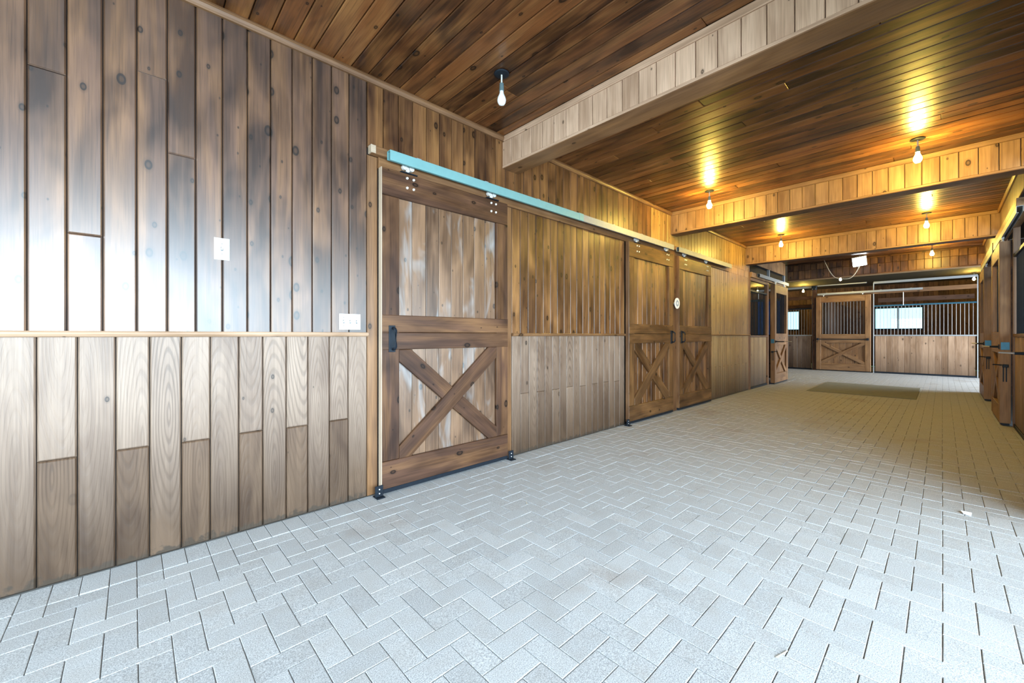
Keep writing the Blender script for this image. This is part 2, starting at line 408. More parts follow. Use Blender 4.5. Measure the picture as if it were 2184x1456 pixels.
def braces(parent, fr, u0, u1, z0, z1, wid, n0, n1, mat):
    """X brace: the rising board runs through, the falling one is cut in two"""
    W2 = wid / 2
    rect = [(u0, z0), (u1, z0), (u1, z1), (u0, z1)]
    off = wid * 0.18
    def strip(a, b):
        d = Vector((b[0] - a[0], b[1] - a[1])).normalized(); nn = Vector((-d.y, d.x)); pa = Vector(a)
        f1 = lambda p: W2 - (Vector(p) - pa).dot(nn); f2 = lambda p: W2 + (Vector(p) - pa).dot(nn)
        return d, nn, pa, clip(clip(rect, f1), f2)
    d, nn, pa, po = strip((u0 + off, z0 + off), (u1 - off, z1 - off))
    poly_board('brace', parent, fr, po, (d.x, d.y), n0, n1, mat)
    d2, n2, p2, po2 = strip((u0 + off, z1 - off), (u1 - off, z0 + off))
    for s in (1, -1):
        h = clip(po2, lambda p: s * ((Vector(p) - pa).dot(nn)) - W2 - 0.001)
        if len(h) > 2: poly_board('brace', parent, fr, h, (d2.x, d2.y), n0, n1 - 0.003, mat)

# ------------------------------------------------------------------ sizes
D = 2.90             # left wall face
YR = -0.60           # right upper wall face
CZ = 3.105           # ceiling face
CORN = 3.055         # cornice bottom
PITCH = 0.1245
BEAMS = [(2.595, 2.80, 2.800), (6.113, 6.32, 2.765), (9.62, 9.83, 2.715), (13.10, 13.36, 2.680)]
FX = 17.2            # face of the far stall row
BX = 20.9            # back wall behind the far stalls

FL = lambda x0=0.0: Frame((x0, D, 0), (1, 0, 0), (0, -1, 0))
FR = lambda x0=0.0: Frame((x0, -0.64, 0), (1, 0, 0), (0, 1, 0))
FF = Frame((FX, 0, 0), (0, -1, 0), (-1, 0, 0))      # u = -y

# ------------------------------------------------------------------ floor and pavers
floor = tag(box('floor', None, -2.6, BX, -5.2, 7.2, -0.12, -0.007, 'sand'), 'pale grey herringbone paver floor of the barn aisle', 'floor', None, 'structure')
CXX, CYY = 0.0975, 0.1
def xg(i): return 1.182 + (i - 11) * CXX
def proj(x, y, z=0.0):
    c, s = math.cos(YAW), math.sin(YAW); fw = x * c + y * s; r = x * s - y * c
    if fw < 0.15: return None
    return 1092 + F_PX * r / fw, 715 - F_PX * (z - CAM_H) / fw, fw
bricks = []
def put(x0, x1, y0, y1, zone):
    X0, X1, Y0, Y1 = zone
    x0, x1, y0, y1 = max(x0, X0), min(x1, X1), max(y0, Y0), min(y1, Y1)
    if x1 - x0 > 0.025 and y1 - y0 > 0.025: bricks.append((x0, x1, y0, y1))
def herring(zone):
    X0, X1, Y0, Y1 = zone
    i0, i1 = int((X0 - 1.182) / CXX) + 8, int((X1 - 1.182) / CXX) + 14
    j0, j1 = int(math.floor(Y0 / CYY)) - 2, int(Y1 / CYY) + 2
    for i in range(i0, i1):
        for j in range(j0, j1):
            k = (i - j) % 4
            if k == 1: put(xg(i), xg(i + 1), j * CYY, (j + 2) * CYY, zone)
            elif k == 2: put(xg(i), xg(i + 2), j * CYY, (j + 1) * CYY, zone)
herring((-2.3, 13.1, -0.66, 2.71))
herring((13.1, FX + 0.05, -4.4, 6.0))
i = -26
while xg(i) < 13.1:
    put(xg(i), xg(i + 1), 2.71, 2.905 if xg(i) < 9.85 else 2.9, (-2.3, 13.1, 2.71, 2.905)); i += 1
def show(bk):
    x, y = (bk[0] + bk[1]) / 2, (bk[2] + bk[3]) / 2; p = proj(x, y)
    if not p or not (-30 < p[0] < 2214 and 700 < p[1] < 1500): return 0
    return (bk[1] - bk[0]) * (bk[3] - bk[2]) / p[2] ** 3
bricks.sort(key=show, reverse=True)
GAP, CH = 0.0014, 0.0019
def brick_verts(hx, hy):
    x, y, t = hx - GAP, hy - GAP, 0.0
    return [(-x, -y, -0.03), (x, -y, -0.03), (x, y, -0.03), (-x, y, -0.03), (-x, -y, t - CH), (x, -y, t - CH), (x, y, t - CH), (-x, y, t - CH),
            (-x + CH, -y + CH, t), (x - CH, -y + CH, t), (x - CH, y - CH, t), (-x + CH, y - CH, t)]
BF = []
for a in range(4):
    c = (a + 1) % 4; BF += [(a, c, c + 4, a + 4), (a + 4, c + 4, c + 8, a + 8)]
BF.append((8, 9, 10, 11))
vs, fs = [], []
for n, (x0, x1, y0, y1) in enumerate(bricks):
    cx, cy, hx, hy = (x0 + x1) / 2, (y0 + y1) / 2, (x1 - x0) / 2, (y1 - y0) / 2
    rz = random.uniform(-0.006, 0.006); dz = random.uniform(-0.0016, 0.0004); tx, ty = random.uniform(-.004, .004), random.uniform(-.004, .004)
    if n < 300:
        key = ('paver', round(hx, 4), round(hy, 4))
        if key not in MESH: MESH[key] = mesh(('paver',), brick_verts(hx, hy), BF, M['paver'])
        link('paver', MESH[key], floor, Matrix.Translation((cx, cy, dz)) @ Matrix.Rotation(rz, 4, 'Z') @ Matrix.Rotation(tx, 4, 'X') @ Matrix.Rotation(ty, 4, 'Y'))
    else:
        b0 = len(vs); cr, sr = math.cos(rz), math.sin(rz)
        for (a, b_, c_) in brick_verts(hx, hy):
            vs.append((cx + a * cr - b_ * sr, cy + a * sr + b_ * cr, c_ + dz + a * ty + b_ * tx))
        fs += [tuple(q + b0 for q in f) for f in BF]
rest = link('paver_field', mesh(('paver_field',), vs, fs, M['paver']), floor)
rest['kind'] = 'stuff'

# ------------------------------------------------------------------ left wall
wall_left = tag(box('wall_left', None, -2.4, 9.86, D + 0.021, D + 0.12, 0, CZ, 'back'), 'left wall of vertical pine boards over a lighter wainscot', 'wall', None, 'structure')
fl = FL()
up_edges = [-0.362, -0.237, -0.114, 0.012, 0.134, 0.258, 0.382, 0.507, 0.632, 0.755, 0.878, 1.003, 1.124, 1.255]
lo_edges = [-0.333, -0.202, -0.067, 0.062, 0.194, 0.324, 0.463, 0.589, 0.72, 0.85, 0.989, 1.118, 1.255]
while up_edges[0] > -2.3: up_edges.insert(0, up_edges[0] - PITCH)
while lo_edges[0] > -2.3: lo_edges.insert(0, lo_edges[0] - 0.1315)
G = 0.0022
UB = {-0.362: 2.448, 0.012: 2.587, -0.237: 1.688, 0.134: 2.191, 3.4: 0}
def wb(u0, u1, z0, z1, mat, bev=0.006): bd('wall_board', wall_left, fl, u0 + G, u1 - G, z0, z1, -0.02, random.uniform(-0.0008, 0.0012), mat, 'z', bev)
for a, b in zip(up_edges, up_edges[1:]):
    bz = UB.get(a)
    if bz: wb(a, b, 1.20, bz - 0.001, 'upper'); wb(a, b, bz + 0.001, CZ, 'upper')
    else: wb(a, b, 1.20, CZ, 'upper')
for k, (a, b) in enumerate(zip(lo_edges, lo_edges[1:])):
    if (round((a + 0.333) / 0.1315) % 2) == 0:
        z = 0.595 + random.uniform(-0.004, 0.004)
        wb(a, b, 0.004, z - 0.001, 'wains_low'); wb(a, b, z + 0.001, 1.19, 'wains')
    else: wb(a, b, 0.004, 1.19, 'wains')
def run(x0, x1, z0, z1, mat, butts=False, pitch=PITCH):
    n = max(1, round((x1 - x0) / pitch)); w_ = (x1 - x0) / n
    for k in range(n):
        a, b = x0 + k * w_, x0 + (k + 1) * w_
        if butts and k % 2:
            z = 0.60 + random.uniform(-0.006, 0.006)
            wb(a, b, z0, z - 0.001, mat, 0.004); wb(a, b, z + 0.001, z1, mat, 0.004)
        else: wb(a, b, z0, z1, mat, 0.004)
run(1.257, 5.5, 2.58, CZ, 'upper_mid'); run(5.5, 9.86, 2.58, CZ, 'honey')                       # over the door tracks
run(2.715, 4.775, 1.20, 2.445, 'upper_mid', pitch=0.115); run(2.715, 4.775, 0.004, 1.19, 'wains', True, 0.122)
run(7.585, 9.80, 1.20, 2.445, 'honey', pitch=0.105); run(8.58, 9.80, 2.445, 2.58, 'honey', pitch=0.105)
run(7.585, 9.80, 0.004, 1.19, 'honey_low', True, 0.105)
bd('jamb_board', wall_left, fl, 1.257, 1.336, 0.004, 2.525, -0.02, -0.002, 'trim')
bd('jamb_board', wall_left, fl, 2.60, 2.712, 0.004, 2.445, -0.02, -0.001, 'trim')
bd('jamb_board', wall_left, fl, 6.06, 6.30, 0.004, 2.445, -0.02, 0.02, 'trim')
bd('corner_board', wall_left, fl, 9.80, 9.87, 0.004, 2.72, -0.10, 0.006, 'trim')
bd('header_board', wall_left, fl, 1.338, 8.58, 2.445, 2.525, -0.02, 0.018, 'trim', 'u')

def rail(name, fr, u0, u1, z0, z1, d, mat, label, parent=None):
    """moulded strip with a rounded nose"""
    prof = [(0, z0), (d * 0.55, z0), (d * 0.8, z0 + (z1 - z0) * 0.2), (d, z0 + (z1 - z0) * 0.5), (d, z1 - (z1 - z0) * 0.25), (d * 0.8, z1), (0, z1)]
    l = (u1 - u0) / 2; zc = (z0 + z1) / 2; V = []
    Mw = axes(fr.p((u0 + u1) / 2, zc, 0), fr.U, fr.N); sgn = fr.N.cross(fr.U).z
    for x in (-l, l): V += [(x, (z - zc) * sgn, n) for n, z in prof]
    k = len(prof); Fc = [tuple(range(k)), tuple(reversed(range(k, 2 * k)))]
    for i_ in range(k): Fc.append((i_, i_ + k, (i_ + 1) % k + k, (i_ + 1) % k))
    me = mesh((name,), V, Fc, M[mat])
    o = link(name, me, parent, Mw)
    if parent is None: tag(o, label, 'trim', None, 'structure')
    return o
rail('trim_1', fl, -2.4, 1.256, 1.182, 1.212, 0.026, 'stall', 'pale chair rail left of the first sliding door')
rail('trim_2', fl, 2.714, 4.775, 1.182, 1.212, 0.026, 'trim', 'chair rail between the first and second sliding doors')
rail('trim_3', fl, 7.587, 9.87, 1.182, 1.212, 0.026, 'beam', 'chair rail past the third sliding door')
xs = [-2.4] + [v for b in BEAMS[:3] for v in (b[0], b[1])]
for k, (a, b, lab) in enumerate(((-2.4, 2.593, 'cornice strip along the left wall before the nearest beam'), (2.80, 6.11, 'cornice strip along the left wall between first and second beams'), (6.32, 9.62, 'cornice strip along the left wall between second and third beams'))):
    rail('trim_%d' % (k + 4), fl, a, b, CORN, CZ, 0.03, 'trim', lab)

# ------------------------------------------------------------------ ceiling
ceiling = tag(box('ceiling', None, -2.6, BX, -5.2, 7.2, CZ + 0.021, CZ + 0.12, 'back'), 'dark varnished pine board ceiling', 'ceiling', None, 'structure')
def cboards(x0, x1, phase):
    e = [x0]; x = phase
    while x < x1 - 0.03:
        if x > x0 + 0.03: e.append(x)
        x += PITCH
    e.append(x1)
    for a, b in zip(e, e[1:]):
        cuts = [YR - 0.04]
        if random.random() < 0.65: cuts.append(random.uniform(0.0, 2.5))
        cuts.append(D + 0.01)
        for c, d in zip(cuts, cuts[1:]):
            hb('ceiling_board', ceiling, a + G, b - G, c + 0.001, d - 0.001, CZ + random.uniform(-0.001, 0.001), CZ + 0.02, 'ceil', 'y', False, 0.005)
cboards(-2.4, 2.595, -2.354); cboards(2.80, 6.113, 2.86); cboards(6.32, 9.62, 6.41); cboards(9.83, 13.10, 9.9)

# ------------------------------------------------------------------ beams
BL = ['nearest board-clad ceiling beam, greyish in the daylight', 'second board-clad ceiling beam from the camera', 'third ceiling beam, ending at the corner of the left stall', 'farthest ceiling beam of two board rows, behind the flood light']
for k, (x0, x1, zb) in enumerate(BEAMS):
    y0, y1 = YR - 0.04, D + 0.015
    bm_ = tag(box('ceiling_beam', None, x0 + 0.02, x1 - 0.02, y0, y1, zb + 0.02, CZ + 0.02, 'back'), BL[k], 'beam', None, 'structure')
    f = Frame((x0 + 0.02, 0, 0), (0, -1, 0), (-1, 0, 0)); fb = Frame((x1 - 0.02, 0, 0), (0, 1, 0), (1, 0, 0))
    rows = [(zb + 0.022, CZ - 0.052)] if k < 3 else [(zb + 0.022, 2.925), (2.928, CZ - 0.03)]
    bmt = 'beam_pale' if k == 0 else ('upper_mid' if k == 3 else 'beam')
    for (za, zc_) in rows:
        n = 27; w_ = (y1 - y0) / n
        for j in range(n):
            a = -y1 + j * w_
            bd('beam_board', bm_, f, a + G, a + w_ - G, za, zc_, 0, 0.018 + random.uniform(-.001, .001), bmt, 'z', 0.004)
    bd('top_strip', bm_, f, -y1 + 0.03, -y0, CZ - 0.052 if k < 3 else CZ - 0.03, CZ, 0, 0.026, bmt, 'u')
    bd('bottom_strip', bm_, f, -y1, -y0, zb - 0.0, zb + 0.022, 0, 0.022, bmt, 'u', 0.003)
    bd('back_face', bm_, fb, y0, y1, zb, CZ, 0, 0.018, 'trim', 'u')
    hb('soffit_board', bm_, x0 + 0.0, x1, y0, y1, zb - 0.004, zb + 0.018, 'trim' if k < 3 else 'beam', 'y', False)

# ------------------------------------------------------------------ sliding barn doors on the left wall
def pull_handle(parent, fr, u, z, n, h=0.2):
    p = bd('handle_plate', parent, fr, u - 0.026, u + 0.026, z - h / 2, z + h / 2, n, n + 0.006, 'iron', 'z', 0.002)
    pts = [fr.p(u + 0.006, z - h * 0.40, n + 0.006), fr.p(u + 0.006, z - h * 0.38, n + 0.035), fr.p(u + 0.006, z - h * 0.30, n + 0.052), fr.p(u + 0.006, z + h * 0.30, n + 0.052), fr.p(u + 0.006, z + h * 0.38, n + 0.035), fr.p(u + 0.006, z + h * 0.40, n + 0.006)]
    tube('grip', p, pts, 0.010, 'iron')
def hanger(parent, fr, u, ztop, n, ztrack, bolts=True):
    pl = bd('hanger_plate', parent, fr, u - 0.07, u + 0.07, ztop, ztop + 0.008, n - 0.055, n + 0.012, 'iron', 'u', 0.002)
    rod('hanger_bolt', parent, fr.p(u, ztop + 0.002, n - 0.02), fr.p(u, ztrack + 0.01, n - 0.02), 0.009, 'zinc')
    rod('hanger_nut', parent, fr.p(u, ztop + 0.022, n - 0.02), fr.p(u, ztop + 0.036, n - 0.02), 0.017, 'zinc', 6)
    rod('wheel', parent, fr.p(u - 0.03, ztrack + 0.004, n - 0.032), fr.p(u - 0.03, ztrack + 0.004, n - 0.008), 0.021, 'zinc', 12)
    rod('wheel', parent, fr.p(u + 0.03, ztrack + 0.004, n - 0.032), fr.p(u + 0.03, ztrack + 0.004, n - 0.008), 0.021, 'zinc', 12)
    for du in (-0.028, 0.028):
        for dz in (0.035, 0.11):
            rod('bolt_head', parent, fr.p(u + du + 0.012, ztop - dz, n - 0.002), fr.p(u + du + 0.012, ztop - dz, n + 0.008), 0.0115, 'zinc', 8, 0.008)

def barn_door(idx, x0, wd, handle_u, label, ntop=2.45, frame_mat='frame', infill='infill'):
    fr = FL(x0); t = thing('door_%d' % idx, (x0 + wd / 2, D - 0.04, 0.03), label, 'door', None, 'structure')
    z0, z1 = 0.045, ntop - 0.008; n0, n1 = 0.018, 0.062; st = 0.138
    bd('stile', t, fr, 0, st, 0.25, 2.238, n0, n1, frame_mat); bd('stile', t, fr, wd - st, wd, 0.25, 2.238, n0, n1, frame_mat)
    bd('top_rail', t, fr, 0, wd, 2.24, z1, n0, n1, frame_mat, 'u')
    bd('middle_rail', t, fr, 0, wd, 1.214, 1.344, n1 - 0.03, n1 + 0.004, frame_mat, 'u'); bd('middle_rail', t, fr, 0, wd, 1.083, 1.211, n1 - 0.03, n1 + 0.004, frame_mat, 'u')
    bd('bottom_rail', t, fr, 0, wd, z0, 0.248, n0, n1 + 0.003, frame_mat, 'u')
    # near edge strip; on the first door its daylit brightness is painted in
    bd('edge_strip', t, fr, -0.006, 0.0, z0, z1, n0 - 0.004, n1 - 0.002, 'pale' if idx == 1 else 'trim')
    n = 8; w_ = (wd - 2 * st) / n
    for (za, zc_) in ((1.30, 2.25), (0.24, 1.10)):
        for k in range(n): bd('infill_board', t, fr, st + k * w_ + 0.001, st + (k + 1) * w_ - 0.001, za, zc_, n0 - 0.002, n1 - 0.024, infill, 'z', 0.005)
    braces(t, fr, st, wd - st, 0.249, 1.082, 0.135, n1 - 0.022, n1 + 0.004, frame_mat)
    bd('bottom_channel', t, fr, 0.0, wd, 0.014, z0, n0, n1, 'iron', 'u', 0.002)
    pull_handle(t, fr, handle_u, 1.165, n1 + 0.004)
    for u in (0.22, wd - 0.19): hanger(t, fr, u, z1, n1, 2.49)
    return t
barn_door(1, 1.343, 1.262, 0.075, 'large brown sliding door nearest the camera, hung from the teal track')
barn_door(2, 4.785, 1.28, 1.215, 'second brown sliding door, left leaf of the pair by the round sign', frame_mat='frame_warm', infill='upper_mid')
barn_door(3, 6.275, 1.29, 0.075, 'third brown sliding door, right leaf of the pair by the round sign', frame_mat='frame_warm', infill='upper_mid')

def track(name, fr, u0, u1, z0, z1, n0, n1, segs, label, brk=True, board=True):
    t = thing(name, tuple(fr.p((u0 + u1) / 2, z0, n0)), label, 'door track', 'sliding door tracks')
    for (a, b, mt) in segs:
        th = 0.004
        prof = [(n0, z0 + 0.012), (n0, z1), (n1, z1), (n1, z0), (n1 - 0.018, z0), (n1 - 0.018, z0 + th), (n1 - th, z0 + th), (n1 - th, z1 - th), (n0 + th, z1 - th), (n0 + th, z0 + 0.012)]
        V = []; k = len(prof); c = fr.p((a + b) / 2, z0, n0); Mw = Matrix.Translation(c)
        for u in (a, b):
            for (n, z) in prof: V.append(tuple(fr.p(u, z, n) - c))
        Fc = [(i_, i_ + k, (i_ + 1) % k + k, (i_ + 1) % k) for i_ in range(k)]
        Fc += [(0, 1, 8, 9), (1, 2, 7, 8), (2, 3, 6, 7), (3, 4, 5, 6)]; Fc += [tuple(i_ + k for i_ in f) for f in ((9, 8, 1, 0), (8, 7, 2, 1), (7, 6, 3, 2), (6, 5, 4, 3))]
        link('channel', mesh(('channel',), V, Fc, M[mt]), t, Mw)
    if brk:
        n = max(2, round((u1 - u0) / 0.62))
        for k in range(n):
            u = u0 + 0.25 + k * (u1 - u0 - 0.5) / (n - 1)
            bd('track_bracket', t, fr, u - 0.02, u + 0.02, z1 - 0.002, z1 + 0.012, n0, n1 - 0.01, 'galv', 'u', 0.002)
    return t
fl0 = FL()
ledger = link('track_ledger', board_mesh(7.31, 0.06, 0.052, 0.004, M['trim']), wall_left, axes(fl0.p(4.925, 2.556, 0.0), (1, 0, 0), (0, -1, 0)))
bd('ledger_end', wall_left, fl0, 1.262, 1.30, 2.528, 2.586, 0.0, 0.056, 'pale', 'u')
track('door_track', fl0, 1.385, 6.005, 2.49, 2.566, 0.054, 0.104, [(1.385, 3.70, 'teal'), (3.702, 6.005, 'galv')], 'long sliding-door track, teal near half and galvanised far half')
bd('splice_collar', bpy.data.objects['door_track'], fl0, 3.66, 3.74, 2.488, 2.570, 0.100, 0.107, 'teal', 'u', 0.002)
track('door_track', fl0, 6.18, 8.47, 2.49, 2.566, 0.054, 0.104, [(6.18, 8.47, 'galv')], 'short galvanised track over the third sliding door')

def guide(u, lab):
    t = thing('floor_guide', tuple(fl0.p(u, 0, 0.05)), lab, 'door guide', 'floor guides of the sliding doors')
    bd('guide_plate', t, fl0, u - 0.03, u + 0.03, 0.0, 0.085, 0.066, 0.074, 'iron', 'z', 0.002)
    bd('guide_foot', t, fl0, u - 0.03, u + 0.03, 0.0, 0.008, 0.03, 0.11, 'iron', 'u', 0.002)
    for dz in (0.03, 0.06): rod('rivet', t, fl0.p(u, dz, 0.073), fl0.p(u, dz, 0.078), 0.005, 'zinc', 6)
guide(1.315, 'black floor guide at the near bottom corner of the first sliding door')
guide(2.64, 'black floor guide at the far bottom corner of the first sliding door')
guide(4.75, 'black floor guide at the near bottom corner of the second sliding door')

# round sign on the post between the paired doors
t = thing('round_sign', (6.18, D - 0.07, 1.61), 'small round white sign on the post between the paired sliding doors', 'sign')
rod('sign_mount', t, fl0.p(6.18, 1.69, 0.02), fl0.p(6.18, 1.69, 0.068), 0.02, 'sign', 12)
rod('sign_disc', t, fl0.p(6.18, 1.69, 0.068), fl0.p(6.18, 1.69, 0.075), 0.085, 'sign', 28)
rod('sign_emblem', t, fl0.p(6.18, 1.69, 0.0751), fl0.p(6.18, 1.69, 0.0762), 0.05, 'sign_ink', 24)
rod('sign_centre', t, fl0.p(6.18, 1.69, 0.0763), fl0.p(6.18, 1.69, 0.0772), 0.024, 'sign', 6)

# switch plates
def switch(u, z, wd, ht, gangs, lab):
    t = thing('switch_plate', tuple(fl0.p(u, z - ht / 2, 0)), lab, 'switch', 'switch plates on the left wall')
    p = bd('plate', t, fl0, u - wd / 2, u + wd / 2, z - ht / 2, z + ht / 2, 0.001, 0.008, 'plastic', 'z', 0.003)
    for g in range(gangs):
        uu = u + (g - (gangs - 1) / 2) * 0.046
        bd('toggle_slot', p, fl0, uu - 0.006, uu + 0.006, z - 0.013, z + 0.013, 0.0075, 0.0088, 'slot', 'z', 0.0005)
        rod('toggle', p, fl0.p(uu, z - 0.002, 0.006), fl0.p(uu, z + 0.008, 0.022), 0.0042, 'plastic', 6)
        for dz in (-0.03, 0.03): rod('screw', p, fl0.p(uu, z + dz, 0.007), fl0.p(uu, z + dz, 0.0092), 0.0035, 'slot', 6)
switch(0.378, 1.697, 0.074, 0.128, 1, 'single white switch plate high on the left wall boards')
switch(1.128, 1.287, 0.150, 0.112, 3, 'triple white switch plate just above the chair rail')

# ------------------------------------------------------------------ stall doors and stall fronts
def latch(parent, fr, u, z, n, reach):
    bd('latch_plate', parent, fr, u - 0.045, u + 0.045, z - 0.03, z + 0.03, n, n + 0.008, 'iron', 'u', 0.002)
    rod('latch_base', parent, fr.p(u, z, n + 0.004), fr.p(u, z, n + reach * 0.55), 0.016, 'iron', 10, 0.012)
    rod('latch_rod', parent, fr.p(u, z + 0.002, n + reach * 0.5), fr.p(u, z + 0.006, n + reach), 0.009, 'steel', 8, 0.007)

def stall_door(idx, fr, wd, label, reach=0.15, mat='sdoor', latch_u=0.07, bar=False, tall=2.42):
    t = thing('door_%d' % idx, tuple(fr.p(wd / 2, 0.03, 0.06)), label, 'door', None, 'structure')
    n0, n1, st = 0.03, 0.125, 0.135; z0, z1 = 0.035, tall
    bd('stile', t, fr, 0, st, z0, z1, n0, n1, mat); bd('stile', t, fr, wd - st, wd, z0, z1, n0, n1, mat)
    bd('top_rail', t, fr, st, wd - st, z1 - 0.20, z1, n0, n1 - 0.002, mat, 'u')
    bd('middle_rail', t, fr, st, wd - st, 0.95, 1.235, n0, n1 - 0.002, mat, 'u')
    bd('bottom_rail', t, fr, st, wd - st, z0, 0.26, n0, n1 - 0.002, mat, 'u')
    n = 7; w_ = (wd - 2 * st) / n
    for k in range(n): bd('infill_board', t, fr, st + k * w_ + 0.001, st + (k + 1) * w_ - 0.001, 0.255, 0.955, n0 + 0.015, n0 + 0.055, mat, 'z', 0.004)
    braces(t, fr, st, wd - st, 0.262, 0.948, 0.095, n0 + 0.056, n1 - 0.004, mat)
    n = max(4, round((wd - 2 * st) / 0.08))
    for k in range(n):
        u = st + (k + 0.5) * (wd - 2 * st) / n
        rod('grill_bar', t, fr.p(u, 1.225, n0 + 0.045), fr.p(u, z1 - 0.19, n0 + 0.045), 0.0065, 'iron' if not bar else 'bar', 6)
    bd('bottom_channel', t, fr, 0.0, wd, 0.012, z0, n0 + 0.01, n1 - 0.01, 'iron', 'u', 0.002)
    if bar:
        rod('latch_bar', t, fr.p(0.03, 1.065, n1 + 0.022), fr.p(wd - 0.04, 1.065, n1 + 0.022), 0.013, 'iron', 8)
        for u in (0.05, wd - 0.07): bd('bar_bracket', t, fr, u - 0.03, u + 0.03, 1.03, 1.10, n1, n1 + 0.035, 'iron', 'u', 0.003)
    else:
        latch(t, fr, latch_u, 1.04, n1, reach)
        # plates on the door's near edge
        fe = Frame(fr.p(0, 0, 0), fr.N, -fr.U)
        bd('edge_plate', t, fe, n0 + 0.008, n1 - 0.012, 1.00, 1.10, 0.0, 0.004, 'teal_dark', 'z', 0.001)
        bd('edge_handle', t, fe, n0 + 0.02, n1 - 0.025, 0.77, 0.81, 0.0, 0.03, 'iron', 'u', 0.004)
        bd('edge_slot', t, fe, n0 + 0.03, n0 + 0.042, 0.58, 0.77, 0.0, 0.002, 'iron', 'z', 0.0005)
        bd('edge_slot', t, fe, n0 + 0.055, n0 + 0.067, 0.58, 0.77, 0.0, 0.002, 'iron', 'z', 0.0005)
        rod('edge_pull', t, fe.p(n1 - 0.02, 0.80, 0.012), fe.p(n1 + 0.06, 0.805, 0.012), 0.008, 'iron')
    for u in (0.2, wd - 0.2): hanger(t, fr, u, z1, n1 - 0.02, z1 + 0.07)
    return t

def stall_front(name, fr, u0, u1, label, top=2.11, sill=1.19, plank=0.135, mat='stall', bars=0.08, bar_mat='bar', frame_mat='galv', post_top=2.87, posts=(True, True), rail_top=True, top_mat='teal_dark'):
    t = thing(name, tuple(fr.p((u0 + u1) / 2, 0, 0)), label, 'stall front', 'stall partitions with bars')
    n = max(2, round((u1 - u0 - 0.08) / plank)); a0 = u0 + 0.04; w_ = (u1 - u0 - 0.08) / n
    for k in range(n): bd('plank', t, fr, a0 + k * w_ + 0.001, a0 + (k + 1) * w_ - 0.001, 0.05, sill - 0.02, -0.03, 0.002 + random.uniform(-.002, .002), mat, 'z', 0.004)
    bd('bottom_channel', t, fr, u0, u1, 0.0, 0.05, -0.04, 0.012, 'iron', 'u', 0.003)
    bd('sill_rail', t, fr, u0, u1, sill - 0.02, sill + 0.02, -0.04, 0.014, frame_mat, 'u', 0.004)
    n = max(2, round((u1 - u0) / bars))
    for k in range(1, n):
        u = u0 + k * (u1 - u0) / n
        rod('grill_bar', t, fr.p(u, sill + 0.018, -0.012), fr.p(u, top, -0.012), 0.006, bar_mat, 6)
    bd('grill_top_rail', t, fr, u0, u1, top, top + 0.045, -0.035, 0.012, top_mat, 'u', 0.004)
    for on, u in zip(posts, (u0, u1)):
        if on: bd('post', t, fr, u - 0.011, u + 0.011, 0.0, post_top, -0.045, 0.018, frame_mat, 'z', 0.004)
    if rail_top: bd('head_rail', t, fr, u0, u1, post_top - 0.04, post_top + 0.03, -0.04, 0.015, frame_mat, 'u', 0.006)
    return t

# left stall past the wall end
fs_ = FL(0.0)
stall_front('stall_partition', fs_, 9.875, 11.14, 'stall front at the end of the left wall with yellow lower planks', top=2.16, sill=1.17, mat='honey_low', bar_mat='iron', frame_mat='trim', post_top=2.44, rail_top=True, top_mat='iron', plank=0.105)
stall_door(4, FL(11.33), 1.20, 'narrow-looking stall door standing open at the end of the left wall', 0.33, latch_u=0.06, tall=2.43)
hd = tag(box('wall_left_header', None, 9.83, 12.75, D - 0.002, D + 0.10, 2.79, CZ, 'back'), 'short board header above the left stall opening', 'wall', None, 'structure')
n = 23; w_ = (12.75 - 9.83) / n
for k in range(n): bd('wall_board', hd, fs_, 9.83 + k * w_ + G, 9.83 + (k + 1) * w_ - G, 2.785, CZ, 0.002, 0.018, 'beam', 'z')
track('door_track', fs_, 10.25, 12.74, 2.50, 2.575, 0.05, 0.10, [(10.25, 12.74, 'galv')], 'galvanised track above the left stall door')
t = thing('trim_8', (11.3, D, 2.44), 'pale transom boards and posts around the left stall opening', 'trim', None, 'structure')
bd('transom_board', t, fs_, 9.87, 12.72, 2.47, 2.58, -0.03, 0.045, 'beam', 'u')
for u in (11.3, 12.68): bd('transom_post', t, fs_, u - 0.03, u + 0.03, 2.58, 2.785, -0.03, 0.02, 'galv', 'z')
bd('end_post', t, fs_, 12.62, 12.74, 0.0, 2.47, -0.06, 0.015, 'trim', 'z')
bd('front_post', t, fs_, 11.16, 11.26, 0.0, 2.47, -0.06, 0.015, 'trim', 'z')

# right wall
wall_right = tag(box('wall_right', None, 1.5, 12.9, YR - 0.16, YR - 0.02, 2.78, CZ + 0.01, 'back'), 'upper right wall of pine boards over the right-hand stall doors', 'wall', None, 'structure')
frr = Frame((0, YR, 0), (1, 0, 0), (0, 1, 0))
for (a, b) in ((2.80, 6.113), (6.32, 9.62), (9.83, 12.9)):
    n = round((b - a) / PITCH); w_ = (b - a) / n
    for k in range(n): bd('wall_board', wall_right, frr, a + k * w_ + G, a + (k + 1) * w_ - G, 2.78, CZ, -0.018, 0.0, 'upper', 'z')
    rail('cornice', frr, a, b, CORN, CZ, 0.03, 'trim', None, wall_right)
labs = {5: 'right-hand stall door far down the aisle', 6: 'right-hand stall door nearer the camera with teal edge plate', 7: 'right-hand stall door at the edge of the frame, only its latch rod in view'}
for idx, x in ((5, 11.28), (6, 8.36), (7, 4.13)):
    stall_door(idx, FR(x), 1.27, labs[idx], 0.15 if idx < 7 else 0.19, latch_u=0.03 if idx < 7 else 1.23, tall=2.43)
fr0 = FR(0.0)
for (a, b, lab) in ((5.45, 8.30, 'right-hand stall front with dark grill at the frame edge'), (9.68, 11.22, 'right-hand stall front between the two visible stall doors')):
    stall_front('stall_partition', fr0, a, b, lab, top=2.20, sill=1.19, mat='stall', bar_mat='iron', frame_mat='trim', post_top=2.62, top_mat='iron')
